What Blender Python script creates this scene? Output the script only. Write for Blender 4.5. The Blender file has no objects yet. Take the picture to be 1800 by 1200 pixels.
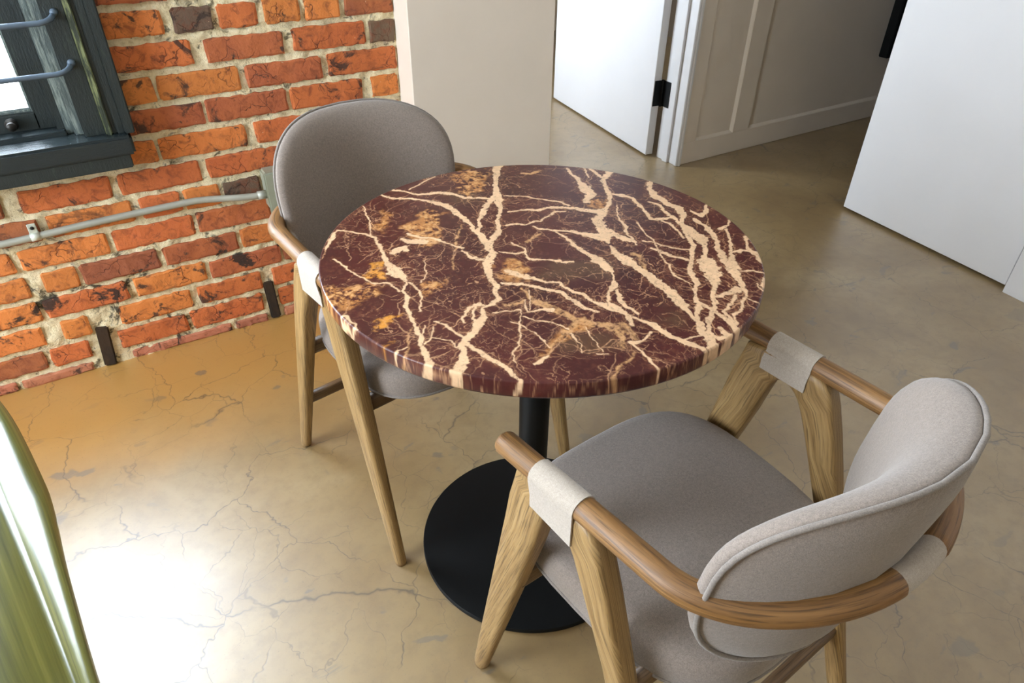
import bpy, bmesh, math, random
import numpy as np
from mathutils import Vector, Matrix, noise as mnoise

sc = bpy.context.scene
COL = sc.collection
PI = math.pi

# ------------------------------------------------------------------ camera
YAW, PITCH, ROLL = 0.5514, 0.6255, 0.0099
CAM = Vector((0.0, 0.0, 1.2977))
fwd = Vector((math.sin(YAW)*math.cos(PITCH), math.cos(YAW)*math.cos(PITCH), -math.sin(PITCH)))
rgt = Vector((math.cos(YAW), -math.sin(YAW), 0))
upv = rgt.cross(fwd)
r2 = rgt*math.cos(ROLL) + upv*math.sin(ROLL)
u2 = -rgt*math.sin(ROLL) + upv*math.cos(ROLL)
cd = bpy.data.cameras.new('camera'); cam = bpy.data.objects.new('camera', cd); COL.objects.link(cam)
cd.sensor_width = 36.0; cd.lens = 36.0*1215.4/1800.0; cd.clip_start = 0.02; cd.clip_end = 60
cam.matrix_world = Matrix(((r2.x, u2.x, -fwd.x, CAM.x), (r2.y, u2.y, -fwd.y, CAM.y), (r2.z, u2.z, -fwd.z, CAM.z), (0, 0, 0, 1)))
sc.camera = cam

# ------------------------------------------------------------------ sky and exposure
SKY = 30.5
FILL_GLOW = 8.0  # strength of the added fill globes
world = bpy.data.worlds.new('overcast_sky'); sc.world = world; world.use_nodes = True
bg = world.node_tree.nodes['Background']
bg.inputs[0].default_value = (0.77, 0.88, 1.0, 1); bg.inputs[1].default_value = SKY
sc.view_settings.view_transform = 'Standard'; sc.view_settings.look = 'None'
sc.view_settings.exposure = -0.06; sc.view_settings.gamma = 1.0
sc.view_settings.use_curve_mapping = False
sc.cycles.use_denoising = True
sc.cycles.max_bounces = 6; sc.cycles.diffuse_bounces = 3; sc.cycles.glossy_bounces = 3
sc.cycles.use_adaptive_sampling = True; sc.cycles.adaptive_threshold = 0.2
sc.cycles.caustics_reflective = False; sc.cycles.caustics_refractive = False
sc.cycles.sample_clamp_indirect = 8.0

def portal(name, loc, size, rot):
    l = bpy.data.lights.new(name, 'AREA'); l.shape = 'RECTANGLE'; l.size, l.size_y = size
    l.cycles.is_portal = True
    o = bpy.data.objects.new(name, l); COL.objects.link(o); o.location = loc; o.rotation_euler = rot
    return o
portal('sky_portal', (-0.55, 2.36, 1.5), (1.1, 1.7), (-PI/2, 0, 0))
portal('sky_portal', (-2.19, 1.025, 1.45), (1.7, 1.25), (0, -PI/2, 0))
portal('sky_portal', (0.87, 3.60, 1.2), (1.5, .7), (0, -PI/2, 0))

# ------------------------------------------------------------------ helpers
def lin(c):
    c = c/255.0
    return c/12.92 if c <= 0.04045 else ((c+0.055)/1.055)**2.4
def S(r, g, b): return (lin(r), lin(g), lin(b), 1.0)

def obj(name, me, mat=None, parent=None):
    o = bpy.data.objects.new(name, me); COL.objects.link(o)
    if mat is not None and not me.materials: me.materials.append(mat)
    if parent is not None: o.parent = parent
    return o
def mesh(name, verts, faces, smooth=False, uvs=None):
    me = bpy.data.meshes.new(name); me.from_pydata([tuple(v) for v in verts], [], faces)
    if uvs is not None:
        lay = me.uv_layers.new(name='UVMap')
        for p in me.polygons:
            for li in p.loop_indices:
                lay.data[li].uv = uvs[me.loops[li].vertex_index]
    if smooth:
        me.polygons.foreach_set('use_smooth', [True]*len(me.polygons))
    me.update()
    return me
def recalc(me):
    bm = bmesh.new(); bm.from_mesh(me); bmesh.ops.recalc_face_normals(bm, faces=bm.faces); bm.to_mesh(me); bm.free(); me.update()
    return me
def empty(name, loc=(0, 0, 0), rz=0):
    o = bpy.data.objects.new(name, None); COL.objects.link(o); o.location = loc; o.rotation_euler = (0, 0, rz)
    o.empty_display_size = 0.1
    return o
def tag(o, label=None, cat=None, group=None, kind=None):
    if label: o['label'] = label
    if cat: o['category'] = cat
    if group: o['group'] = group
    if kind: o['kind'] = kind
    return o
def box_me(name, x0, x1, y0, y1, z0, z1, bev=0.0, seg=1):
    bm = bmesh.new()
    v = [bm.verts.new((x, y, z)) for x in (x0, x1) for y in (y0, y1) for z in (z0, z1)]
    for f in ((0, 1, 3, 2), (4, 6, 7, 5), (0, 4, 5, 1), (2, 3, 7, 6), (0, 2, 6, 4), (1, 5, 7, 3)):
        bm.faces.new([v[i] for i in f])
    bmesh.ops.recalc_face_normals(bm, faces=bm.faces)
    if bev > 0:
        bmesh.ops.bevel(bm, geom=bm.edges[:], offset=bev, segments=seg, affect='EDGES')
    me = bpy.data.meshes.new(name); bm.to_mesh(me); bm.free()
    return me
def box(name, x0, x1, y0, y1, z0, z1, mat, parent=None, bev=0.0, seg=1):
    return obj(name, box_me(name, x0, x1, y0, y1, z0, z1, bev, seg), mat, parent)
def merged(name, boxes, mat, parent=None):
    vs, fs = [], []
    for (x0, x1, y0, y1, z0, z1) in boxes:
        b = len(vs)
        vs += [(x, y, z) for x in (x0, x1) for y in (y0, y1) for z in (z0, z1)]
        fs += [tuple(b+i for i in f) for f in ((0, 1, 3, 2), (4, 6, 7, 5), (0, 4, 5, 1), (2, 3, 7, 6), (0, 2, 6, 4), (1, 5, 7, 3))]
    return obj(name, recalc(mesh(name, vs, fs)), mat, parent)
def loft(name, rings, caps=True, smooth=True, closed=False):
    n = len(rings[0]); vs = []; uv = []; fs = []
    L = 0.0; prev = None
    for r in rings:
        c = sum((Vector(p) for p in r), Vector())/n
        if prev is not None: L += (c-prev).length
        prev = c; per = 0.0
        for i, p in enumerate(r):
            if i: per += (Vector(p)-Vector(r[i-1])).length
            vs.append(tuple(p)); uv.append((L, per))
    m = len(rings)
    for k in range(m if closed else m-1):
        a, b = k*n, ((k+1) % m)*n
        for i in range(n):
            j = (i+1) % n
            fs.append((a+i, a+j, b+j, b+i))
    if caps and not closed:
        fs.append(tuple(range(n))[::-1]); fs.append(tuple(range((m-1)*n, m*n)))
    return recalc(mesh(name, vs, fs, smooth, uv))
def tube(name, path, rad, seg=14, closed=False, round_ends=True, flat=1.0):
    P = [Vector(p) for p in path]; n = len(P)
    R = list(rad) if hasattr(rad, '__len__') else [rad]*n
    rings = []
    T = []
    for i in range(n):
        a = P[(i-1) % n] if (closed or i > 0) else P[i]; b = P[(i+1) % n] if (closed or i < n-1) else P[i]
        T.append((b-a).normalized())
    up = Vector((0, 0, 1))
    if abs(T[0].dot(up)) > 0.95: up = Vector((0, 1, 0))
    def ring(c, t, r):
        s = t.cross(up).normalized(); u = s.cross(t).normalized()
        return [c + s*(r*math.cos(2*PI*k/seg)) + u*(r*flat*math.sin(2*PI*k/seg)) for k in range(seg)]
    if round_ends and not closed:
        for a in (80, 55, 28):
            q = math.radians(a); rings.append(ring(P[0]-T[0]*(R[0]*0.5*math.sin(q)), T[0], R[0]*math.cos(q)))
    for i in range(n): rings.append(ring(P[i], T[i], R[i]))
    if round_ends and not closed:
        for a in (28, 55, 80):
            q = math.radians(a); rings.append(ring(P[-1]+T[-1]*(R[-1]*0.5*math.sin(q)), T[-1], R[-1]*math.cos(q)))
    return loft(name, rings, True, True, closed)
def lathe(name, prof, seg=64, cx=0, cy=0):
    rings = [[(cx+r*math.cos(2*PI*k/seg), cy+r*math.sin(2*PI*k/seg), z) for k in range(seg)] for r, z in prof]
    return loft(name, rings, True, True)
def autosmooth(o, ang=35):
    me = o.data
    me.polygons.foreach_set('use_smooth', [True]*len(me.polygons))
    try: me.set_sharp_from_angle(angle=math.radians(ang))
    except Exception: pass
    return o

# ------------------------------------------------------------------ materials
def newmat(name):
    m = bpy.data.materials.new(name); m.use_nodes = True
    nt = m.node_tree; b = nt.nodes['Principled BSDF']
    return m, nt, b
def N(nt, t, **kw):
    n = nt.nodes.new(t)
    for k, v in kw.items():
        if k in ('operation', 'blend_type', 'data_type', 'feature', 'noise_dimensions', 'attribute_name', 'uv_map', 'clamp', 'distance'):
            setattr(n, k, v)
    return n
def noise_n(nt, vec, scale, detail=4, rough=0.55, dist=0.0):
    n = nt.nodes.new('ShaderNodeTexNoise')
    n.inputs['Scale'].default_value = scale; n.inputs['Detail'].default_value = detail
    n.inputs['Roughness'].default_value = rough; n.inputs['Distortion'].default_value = dist
    if vec is not None: nt.links.new(vec, n.inputs['Vector'])
    return n.outputs['Fac']
def ramp(nt, fac, stops):
    r = nt.nodes.new('ShaderNodeValToRGB'); e = r.color_ramp.elements
    e[0].position, e[0].color = stops[0]; e[1].position, e[1].color = stops[-1]
    for p, c in stops[1:-1]:
        x = e.new(p); x.color = c
    nt.links.new(fac, r.inputs[0]); return r.outputs[0]
def g(v): return (v, v, v, 1)
def mix(nt, fac, a, b, mode='MIX'):
    m = nt.nodes.new('ShaderNodeMix'); m.data_type = 'RGBA'; m.blend_type = mode
    for sock, v in ((m.inputs[0], fac), (m.inputs[6], a), (m.inputs[7], b)):
        if isinstance(v, (int, float)): sock.default_value = v
        elif isinstance(v, tuple): sock.default_value = v
        else: nt.links.new(v, sock)
    return m.outputs[2]
def math_n(nt, op, a, b=None):
    m = nt.nodes.new('ShaderNodeMath'); m.operation = op
    for i, v in enumerate((a, b)):
        if v is None: continue
        if isinstance(v, (int, float)): m.inputs[i].default_value = v
        else: nt.links.new(v, m.inputs[i])
    return m.outputs[0]
def bump(nt, b, h, strength=0.3, dist=0.002):
    n = nt.nodes.new('ShaderNodeBump'); n.inputs['Strength'].default_value = strength; n.inputs['Distance'].default_value = dist
    nt.links.new(h, n.inputs['Height']); nt.links.new(n.outputs[0], b.inputs['Normal'])
def pos(nt): return nt.nodes.new('ShaderNodeNewGeometry').outputs['Position']
def objco(nt): return nt.nodes.new('ShaderNodeTexCoord').outputs['Object']
def uvco(nt): return nt.nodes.new('ShaderNodeTexCoord').outputs['UV']
def mapping(nt, vec, scale=(1, 1, 1), loc=(0, 0, 0)):
    m = nt.nodes.new('ShaderNodeMapping'); m.inputs['Scale'].default_value = scale; m.inputs['Location'].default_value = loc
    nt.links.new(vec, m.inputs['Vector']); return m.outputs[0]

def mat_plain(name, col, rough=0.5, metal=0.0, var=0.06, scale=8, bmp=0.0):
    m, nt, b = newmat(name); p = pos(nt)
    f = noise_n(nt, p, scale, 5)
    dark = tuple(c*(1-var) for c in col[:3])+(1,); lite = tuple(min(1, c*(1+var)) for c in col[:3])+(1,)
    nt.links.new(ramp(nt, f, [(0.3, dark), (0.7, lite)]), b.inputs['Base Color'])
    b.inputs['Roughness'].default_value = rough; b.inputs['Metallic'].default_value = metal
    if name.startswith('black'): b.inputs['Specular IOR Level'].default_value = 0.2
    if bmp: bump(nt, b, noise_n(nt, p, 300, 3), bmp, 0.001)
    return m

def mat_brick():
    m, nt, b = newmat('fired_brick'); p = pos(nt)
    oi = nt.nodes.new('ShaderNodeObjectInfo')
    c = oi.outputs['Color']
    f1 = noise_n(nt, p, 9, 5, 0.6)
    c1 = mix(nt, ramp(nt, f1, [(0.35, g(0)), (0.7, g(0.55))]), c, S(224, 132, 66), 'MIX')
    al = oi.outputs['Alpha']
    c1 = mix(nt, al, c1, c)          # flat toned bricks keep their own colour
    f2 = noise_n(nt, p, 38, 5, 0.65, 0.8)
    c2 = mix(nt, ramp(nt, f2, [(0.32, g(0.7)), (0.50, g(0))]), c1, S(120, 62, 36), 'MIX')
    # dark burnt smudges
    f3 = noise_n(nt, p, 13, 6, 0.68, 0.8)
    c3 = mix(nt, ramp(nt, f3, [(0.585, g(0)), (0.64, g(0.9))]), c2, S(58, 44, 36), 'MIX')
    # thin cracks
    v = nt.nodes.new('ShaderNodeTexVoronoi'); v.feature = 'DISTANCE_TO_EDGE'; v.inputs['Scale'].default_value = 14
    wv = nt.nodes.new('ShaderNodeVectorMath'); wv.operation = 'ADD'
    nn = nt.nodes.new('ShaderNodeTexNoise'); nn.inputs['Scale'].default_value = 30; nt.links.new(p, nn.inputs['Vector'])
    sc_ = nt.nodes.new('ShaderNodeVectorMath'); sc_.operation = 'SCALE'; sc_.inputs['Scale'].default_value = 0.05
    nt.links.new(nn.outputs['Color'], sc_.inputs[0]); nt.links.new(p, wv.inputs[0]); nt.links.new(sc_.outputs[0], wv.inputs[1])
    nt.links.new(wv.outputs[0], v.inputs['Vector'])
    crack = ramp(nt, v.outputs['Distance'], [(0.006, g(1)), (0.02, g(0))])
    cm = math_n(nt, 'MULTIPLY', crack, ramp(nt, noise_n(nt, p, 12, 3), [(0.48, g(0)), (0.6, g(0.8))]))
    c4 = mix(nt, cm, c3, S(84, 42, 26), 'MIX')
    # pale lime specks
    f5 = noise_n(nt, p, 140, 3, 0.5)
    c5 = mix(nt, ramp(nt, f5, [(0.73, g(0)), (0.77, g(0.7))]), c4, S(226, 190, 150), 'MIX')
    zz = nt.nodes.new('ShaderNodeSeparateXYZ'); nt.links.new(p, zz.inputs[0])
    soot = math_n(nt, 'MULTIPLY', ramp(nt, noise_n(nt, mapping(nt, p, (1, 1, 1.3), (1.7, 0, 4.2)), 9.5, 6, 0.66, 0.6), [(0.575, g(0)), (0.625, g(0.93))]), ramp(nt, zz.outputs[2], [(0.30, g(1)), (0.62, g(0.25))]))
    c5 = mix(nt, soot, c5, S(40, 34, 28), 'MIX')
    nt.links.new(c5, b.inputs['Base Color']); b.inputs['Roughness'].default_value = 0.85
    h = math_n(nt, 'SUBTRACT', noise_n(nt, p, 110, 5, 0.65), cm)
    bump(nt, b, h, 0.5, 0.003)
    return m
def mat_mortar():
    m, nt, b = newmat('lime_mortar'); p = pos(nt)
    f1 = noise_n(nt, p, 60, 5, 0.65)
    c = ramp(nt, f1, [(0.25, S(190, 168, 122)), (0.5, S(238, 221, 180)), (0.8, S(250, 240, 212))])
    f2 = noise_n(nt, p, 22, 6, 0.7, 0.7)
    c = mix(nt, ramp(nt, f2, [(0.56, g(0)), (0.64, g(0.85))]), c, S(66, 56, 38), 'MIX')
    f3 = noise_n(nt, p, 200, 3, 0.6)
    c = mix(nt, ramp(nt, f3, [(0.66, g(0)), (0.72, g(0.6))]), c, S(90, 70, 48), 'MIX')
    zz = nt.nodes.new('ShaderNodeSeparateXYZ'); nt.links.new(p, zz.inputs[0])
    soot = math_n(nt, 'MULTIPLY', ramp(nt, noise_n(nt, mapping(nt, p, (1, 1, 1.3), (1.7, 0, 4.2)), 9.5, 6, 0.66, 0.6), [(0.575, g(0)), (0.625, g(0.93))]), ramp(nt, zz.outputs[2], [(0.30, g(1)), (0.62, g(0.25))]))
    c = mix(nt, soot, c, S(52, 46, 34), 'MIX')
    nt.links.new(c, b.inputs['Base Color']); b.inputs['Roughness'].default_value = 0.95
    bump(nt, b, noise_n(nt, p, 160, 6, 0.7), 0.8, 0.006)
    return m
def mat_floor():
    m, nt, b = newmat('polished_concrete'); p = pos(nt)
    f1 = noise_n(nt, p, 2.2, 4, 0.6, 0.4)
    c = ramp(nt, f1, [(0.28, S(124, 98, 59)), (0.5, S(145, 120, 78)), (0.72, S(163, 141, 102))])
    f2 = noise_n(nt, p, 26, 4, 0.7)
    c = mix(nt, ramp(nt, f2, [(0.3, g(0.35)), (0.55, g(0))]), c, S(108, 84, 54), 'MIX')
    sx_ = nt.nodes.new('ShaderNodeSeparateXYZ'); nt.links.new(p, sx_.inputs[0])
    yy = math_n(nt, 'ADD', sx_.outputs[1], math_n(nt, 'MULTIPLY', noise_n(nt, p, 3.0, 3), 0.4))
    bounce_stain = math_n(nt, 'MULTIPLY', ramp(nt, math_n(nt, 'SUBTRACT', yy, 1.0), [(0.62, g(0)), (1.22, g(0.85))]), ramp(nt, math_n(nt, 'SUBTRACT', 1.6, sx_.outputs[0]), [(0.3, g(0)), (0.9, g(1))]))
    c = mix(nt, bounce_stain, c, S(186, 138, 68), 'MIX')  # ochre stain near the wall, with warm brick bounce painted into it
    # fine aggregate
    f3 = noise_n(nt, p, 210, 2, 0.5)
    c = mix(nt, ramp(nt, f3, [(0.66, g(0)), (0.72, g(0.45))]), c, S(104, 84, 60), 'MIX')
    # grey patches
    mp = mapping(nt, p, (1.0, 1.6, 1.0), (3.1, 1.7, 0))
    f4 = noise_n(nt, mp, 9.0, 4, 0.5, 0.5)
    patch = math_n(nt, 'MULTIPLY', ramp(nt, f4, [(0.64, g(0)), (0.68, g(0.62))]), ramp(nt, noise_n(nt, p, 1.7, 2), [(0.38, g(0)), (0.52, g(1))]))
    c = mix(nt, patch, c, S(96, 90, 82), 'MIX')
    # hairline cracks, two networks
    def cracks(scale, w0, w1, seed, lo, hi):
        nn = nt.nodes.new('ShaderNodeTexNoise'); nn.inputs['Scale'].default_value = 6; nn.inputs['Detail'].default_value = 4
        nn.inputs['Roughness'].default_value = 0.62
        nt.links.new(p, nn.inputs['Vector'])
        s_ = nt.nodes.new('ShaderNodeVectorMath'); s_.operation = 'SCALE'; s_.inputs['Scale'].default_value = 0.15
        nt.links.new(nn.outputs['Color'], s_.inputs[0])
        a = nt.nodes.new('ShaderNodeVectorMath'); a.operation = 'ADD'; nt.links.new(p, a.inputs[0]); nt.links.new(s_.outputs[0], a.inputs[1])
        a2 = mapping(nt, a.outputs[0], (1, 1, 0), (seed, seed*0.7, 0))
        v = nt.nodes.new('ShaderNodeTexVoronoi'); v.feature = 'DISTANCE_TO_EDGE'; v.inputs['Scale'].default_value = scale
        nt.links.new(a2, v.inputs['Vector'])
        e = ramp(nt, v.outputs['Distance'], [(w0, g(1)), (w1, g(0))])
        return math_n(nt, 'MULTIPLY', e, ramp(nt, noise_n(nt, mapping(nt, p, (1, 1, 1), (seed, 0, 0)), 4.0, 3), [(lo, g(0)), (hi, g(1))]))
    k1 = cracks(3.1, 0.0012, 0.0046, 2.3, 0.38, 0.50)
    k2 = cracks(7.5, 0.002, 0.0090, 7.9, 0.42, 0.55)
    kk = math_n(nt, 'MAXIMUM', k1, math_n(nt, 'MULTIPLY', k2, 0.6))
    c = mix(nt, math_n(nt, 'MULTIPLY', kk, 0.8), c, S(66, 54, 42), 'MIX')
    nt.links.new(c, b.inputs['Base Color'])
    r = ramp(nt, noise_n(nt, p, 5, 4), [(0.3, g(0.36)), (0.7, g(0.48))])
    nt.links.new(r, b.inputs['Roughness'])
    b.inputs['Specular IOR Level'].default_value = 1.0
    b.inputs['Coat Weight'].default_value = 1.0; b.inputs['Coat Roughness'].default_value = 0.40
    h = math_n(nt, 'SUBTRACT', math_n(nt, 'MULTIPLY', noise_n(nt, p, 90, 4), 0.15), kk)
    bump(nt, b, h, 0.10, 0.002)
    return m
def mat_wood(name, dark, mid, lite, gs=1.0):
    m, nt, b = newmat(name); uv = uvco(nt)
    oi = nt.nodes.new('ShaderNodeObjectInfo')
    off = nt.nodes.new('ShaderNodeVectorMath'); off.operation = 'ADD'
    nt.links.new(uv, off.inputs[0])
    cmb = nt.nodes.new('ShaderNodeCombineXYZ'); nt.links.new(math_n(nt, 'MULTIPLY', oi.outputs['Random'], 9.0), cmb.inputs[0]); nt.links.new(math_n(nt, 'MULTIPLY', oi.outputs['Random'], 5.0), cmb.inputs[2])
    nt.links.new(cmb.outputs[0], off.inputs[1])
    f1 = noise_n(nt, mapping(nt, off.outputs[0], (3.0*gs, 55*gs, 1)), 1.6, 5, 0.6, 0.7)
    c = ramp(nt, f1, [(0.28, dark), (0.5, mid), (0.75, lite)])
    f2 = noise_n(nt, mapping(nt, off.outputs[0], (14*gs, 420*gs, 1)), 1.0, 3, 0.6, 0.3)
    c = mix(nt, ramp(nt, f2, [(0.34, g(0.75)), (0.50, g(0))]), c, tuple(x*0.42 for x in dark[:3])+(1,), 'MIX')
    nt.links.new(c, b.inputs['Base Color']); b.inputs['Roughness'].default_value = 0.48
    bump(nt, b, f2, 0.22, 0.0008)
    return m
def mat_fabric(name, c0, c1):
    m, nt, b = newmat(name); p = objco(nt)
    f = noise_n(nt, p, 900, 2, 0.6); f2 = noise_n(nt, p, 260, 3, 0.7)
    ff = math_n(nt, 'ADD', math_n(nt, 'MULTIPLY', f, 0.6), math_n(nt, 'MULTIPLY', f2, 0.4))
    nt.links.new(ramp(nt, ff, [(0.36, c0), (0.64, c1)]), b.inputs['Base Color'])
    b.inputs['Roughness'].default_value = 0.92
    b.inputs['Sheen Weight'].default_value = 0.25; b.inputs['Sheen Roughness'].default_value = 0.5
    bump(nt, b, ff, 0.35, 0.0012)
    return m
def mat_paint(name, base, worn, wear=0.6, stretch=(1, 1, 1), rough=0.42):
    m, nt, b = newmat(name); p = pos(nt)
    f = noise_n(nt, mapping(nt, p, stretch), 14, 6, 0.7, 0.3)
    c = mix(nt, ramp(nt, f, [(wear-0.05, g(0)), (wear+0.1, g(0.8))]), base, worn, 'MIX')
    nt.links.new(c, b.inputs['Base Color']); b.inputs['Roughness'].default_value = rough
    bump(nt, b, noise_n(nt, mapping(nt, p, stretch), 40, 5, 0.7), 0.5, 0.003)
    return m
def mat_stone():
    m, nt, b = newmat('red_marble')
    a = nt.nodes.new('ShaderNodeAttribute'); a.attribute_name = 'Stone'
    p = objco(nt)
    f = noise_n(nt, p, 120, 5, 0.7)
    c = mix(nt, 1.0, a.outputs['Color'], ramp(nt, f, [(0.2, g(0.82)), (0.8, g(1.15))]), 'MULTIPLY')
    nt.links.new(c, b.inputs['Base Color'])
    b.inputs['Roughness'].default_value = 0.30
    b.inputs['Specular IOR Level'].default_value = 0.25
    return m
def mat_glass():
    m, nt, b = newmat('window_glass'); nt.nodes.remove(b)
    t = nt.nodes.new('ShaderNodeBsdfTransparent'); gl = nt.nodes.new('ShaderNodeBsdfGlossy'); gl.inputs['Roughness'].default_value = 0.02
    mx = nt.nodes.new('ShaderNodeMixShader'); mx.inputs[0].default_value = 0.05; nt.links.new(t.outputs[0], mx.inputs[1]); nt.links.new(gl.outputs[0], mx.inputs[2])
    nt.links.new(mx.outputs[0], nt.nodes['Material Output'].inputs[0])
    return m
def mat_leaf():
    m, nt, b = newmat('olive_leaf'); uv = uvco(nt)
    f = noise_n(nt, mapping(nt, uv, (2, 60, 1)), 1.5, 4, 0.6)
    c = ramp(nt, f, [(0.3, S(78, 84, 32)), (0.55, S(118, 120, 52)), (0.8, S(150, 148, 74))])
    nt.links.new(c, b.inputs['Base Color']); b.inputs['Roughness'].default_value = 0.33
    b.inputs['Coat Weight'].default_value = 0.8; b.inputs['Coat Roughness'].default_value = 0.22
    tr = nt.nodes.new('ShaderNodeBsdfTranslucent'); nt.links.new(c, tr.inputs[0])
    mx = nt.nodes.new('ShaderNodeMixShader'); mx.inputs[0].default_value = 0.3
    nt.links.new(b.outputs[0], mx.inputs[1]); nt.links.new(tr.outputs[0], mx.inputs[2])
    nt.links.new(mx.outputs[0], nt.nodes['Material Output'].inputs[0])
    bump(nt, b, f, 0.15, 0.001)
    return m

M = {}
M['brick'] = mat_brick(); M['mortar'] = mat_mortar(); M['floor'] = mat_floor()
M['white'] = mat_plain('white_wall_paint', S(228, 214, 197), 0.62, 0, 0.03, 5, 0.05)
M['whitedoor'] = mat_plain('white_door_paint', S(218, 216, 216), 0.5, 0, 0.02, 3)
M['oldbrick'] = mat_plain('plain_plaster', S(196, 188, 172), 0.9, 0, 0.04, 6)
M['enddark'] = mat_plain('taupe_paint', S(120, 104, 86), 0.8, 0, 0.04, 6)
M['ceil'] = mat_plain('ceiling_paint', S(228, 224, 216), 0.8, 0, 0.02, 3)
M['outer'] = mat_plain('outside_render', S(180, 176, 168), 0.9, 0, 0.05, 3)
M['oak'] = mat_wood('light_oak', S(118, 89, 50), S(150, 119, 74), S(172, 142, 96))
M['rail'] = mat_wood('oiled_oak', S(92, 62, 32), S(132, 94, 52), S(158, 119, 72), 0.9)
M['stretch'] = mat_wood('dark_oak', S(80, 58, 36), S(106, 80, 52), S(126, 98, 66))
M['fabric'] = mat_fabric('greige_wool', S(114, 103, 94), S(147, 133, 123))
M['wrap'] = mat_fabric('pale_felt', S(158, 146, 133), S(182, 170, 157))
M['pipingm'] = mat_fabric('piping_cloth', S(112, 103, 96), S(140, 130, 122))
M['black'] = mat_plain('black_powder_coat', S(8, 9, 9), 0.5, 0, 0.15, 60)
M['steel'] = mat_plain('galvanised_steel', S(166, 166, 154), 0.42, 0.25, 0.08, 20)
M['boxm'] = mat_plain('grey_green_enamel', S(160, 164, 144), 0.45, 0.2, 0.08, 30)
M['strap'] = mat_plain('zinc_strap', S(206, 210, 196), 0.4, 0.3, 0.06, 40)
M['paint'] = mat_paint('slate_paint', S(36, 43, 42), S(66, 76, 66), 0.64, (5, 1, 1))
M['paintsill'] = mat_paint('slate_paint_gloss', S(34, 42, 44), S(64, 72, 66), 0.66, (1, 3, 8), 0.24)
M['paintworn'] = mat_paint('worn_slate_paint', S(52, 60, 48), S(150, 158, 108), 0.52, (9, 9, 1.0))
M['bead'] = mat_paint('lit_worn_slate_paint', S(84, 94, 92), S(150, 158, 148), 0.52, (9, 9, 1.0))  # worn beads; window light on them is painted in as the paler tone
M['bar'] = mat_plain('blue_grey_bar_paint', S(84, 98, 112), 0.4, 0.1, 0.1, 30)
M['brass'] = mat_plain('aged_bronze', S(38, 34, 28), 0.45, 0.5, 0.2, 60)
M['oldwood'] = mat_paint('charred_wood', S(58, 40, 22), S(30, 24, 18), 0.5, (1, 1, 0.4), 0.8)
M['glass'] = mat_glass(); M['stone'] = mat_stone(); M['leaf'] = mat_leaf()
M['pot'] = mat_plain('terracotta_pot', S(150, 120, 96), 0.8, 0, 0.1, 20)
M['soil'] = mat_plain('potting_soil', S(52, 40, 30), 0.95, 0, 0.3, 60)
def mat_emit(name, col, s):
    m, nt, b = newmat(name); b.inputs['Emission Color'].default_value = col; b.inputs['Emission Strength'].default_value = s
    b.inputs['Base Color'].default_value = (0.8, 0.8, 0.8, 1)
    return m
M['lamp'] = mat_emit('fill_globe_glow', (1.0, 0.84, 0.60, 1), FILL_GLOW)  # warm glow of the two added fill globes

# ------------------------------------------------------------------ room shell
WY = 2.046
def struct(o): o['kind'] = 'structure'; return o
CH = 2.75
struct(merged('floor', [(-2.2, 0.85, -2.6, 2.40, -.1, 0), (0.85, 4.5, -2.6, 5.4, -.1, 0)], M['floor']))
struct(merged('ceiling', [(-2.2, 0.85, -2.6, 2.40, CH, CH+.1), (0.85, 4.5, -2.6, 5.4, CH, CH+.1)], M['ceil']))
LW = (0.40, 1.65, 0.60, 2.30)    # opening in the left wall
struct(merged('wall_left', [(-2.2, -2.1, -2.6, LW[0], 0, CH), (-2.2, -2.1, LW[1], 2.4, 0, CH), (-2.2, -2.1, LW[0], LW[1], 0, LW[2]), (-2.2, -2.1, LW[0], LW[1], LW[3], CH)], M['oldbrick']))
w3 = struct(empty('window_3', (-2.15, LW[0], LW[2]))); ww, wh = LW[1]-LW[0], LW[3]-LW[2]
for b_ in ((-.03, .03, 0, .05, 0, wh), (-.03, .03, ww-.05, ww, 0, wh), (-.03, .03, .05, ww-.05, 0, .05), (-.03, .03, .05, ww-.05, wh-.05, wh), (-.03, .03, .05, ww-.05, wh/2-.02, wh/2+.02)):
    box('frame', *b_, M['paint'], w3)
box('pane', -.003, .003, .05, ww-.05, .05, wh/2-.02, M['glass'], w3); box('pane', -.003, .003, .05, ww-.05, wh/2+.02, wh-.05, M['glass'], w3)
box('sill', -.05, .12, -.05, ww+.05, -.04, 0, M['paint'], w3, .004)
struct(box('wall_front', -2.2, 4.5, -2.6, -2.5, 0, CH, M['oldbrick']))
struct(box('wall_end', 4.3, 4.5, -2.5, 5.4, 0, CH, M['enddark']))
struct(box('wall_bedroom', 0.9, 4.5, 5.2, 5.4, 0, CH, M['white']))
# bedroom outside wall with its window opening
struct(merged('wall_bedroom_left', [(0.85, 0.99, 2.53, 3.25, 0, CH), (0.85, 0.99, 3.95, 5.3, 0, CH), (0.85, 0.99, 3.25, 3.95, 0, 0.45), (0.85, 0.99, 3.25, 3.95, 1.95, CH)], M['white']))
w2 = empty('window_2', (0.92, 3.60, 0.45)); struct(w2)
for nm, b_ in (('frame', (-.03, .03, -.35, -.30, 0, 1.5)), ('frame', (-.03, .03, .30, .35, 0, 1.5)), ('frame', (-.03, .03, -.30, .30, 0, .05)), ('frame', (-.03, .03, -.30, .30, 1.45, 1.5))):
    box(nm, *b_, M['whitedoor'], w2)
box('pane', -.003, .003, -.30, .30, .05, 1.45, M['glass'], w2)

# white pier at the end of the brick wall
struct(box('trim_1', 0.846, 1.35, 1.954, 2.53, 0, CH, M['white'], bev=0.002))

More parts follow.
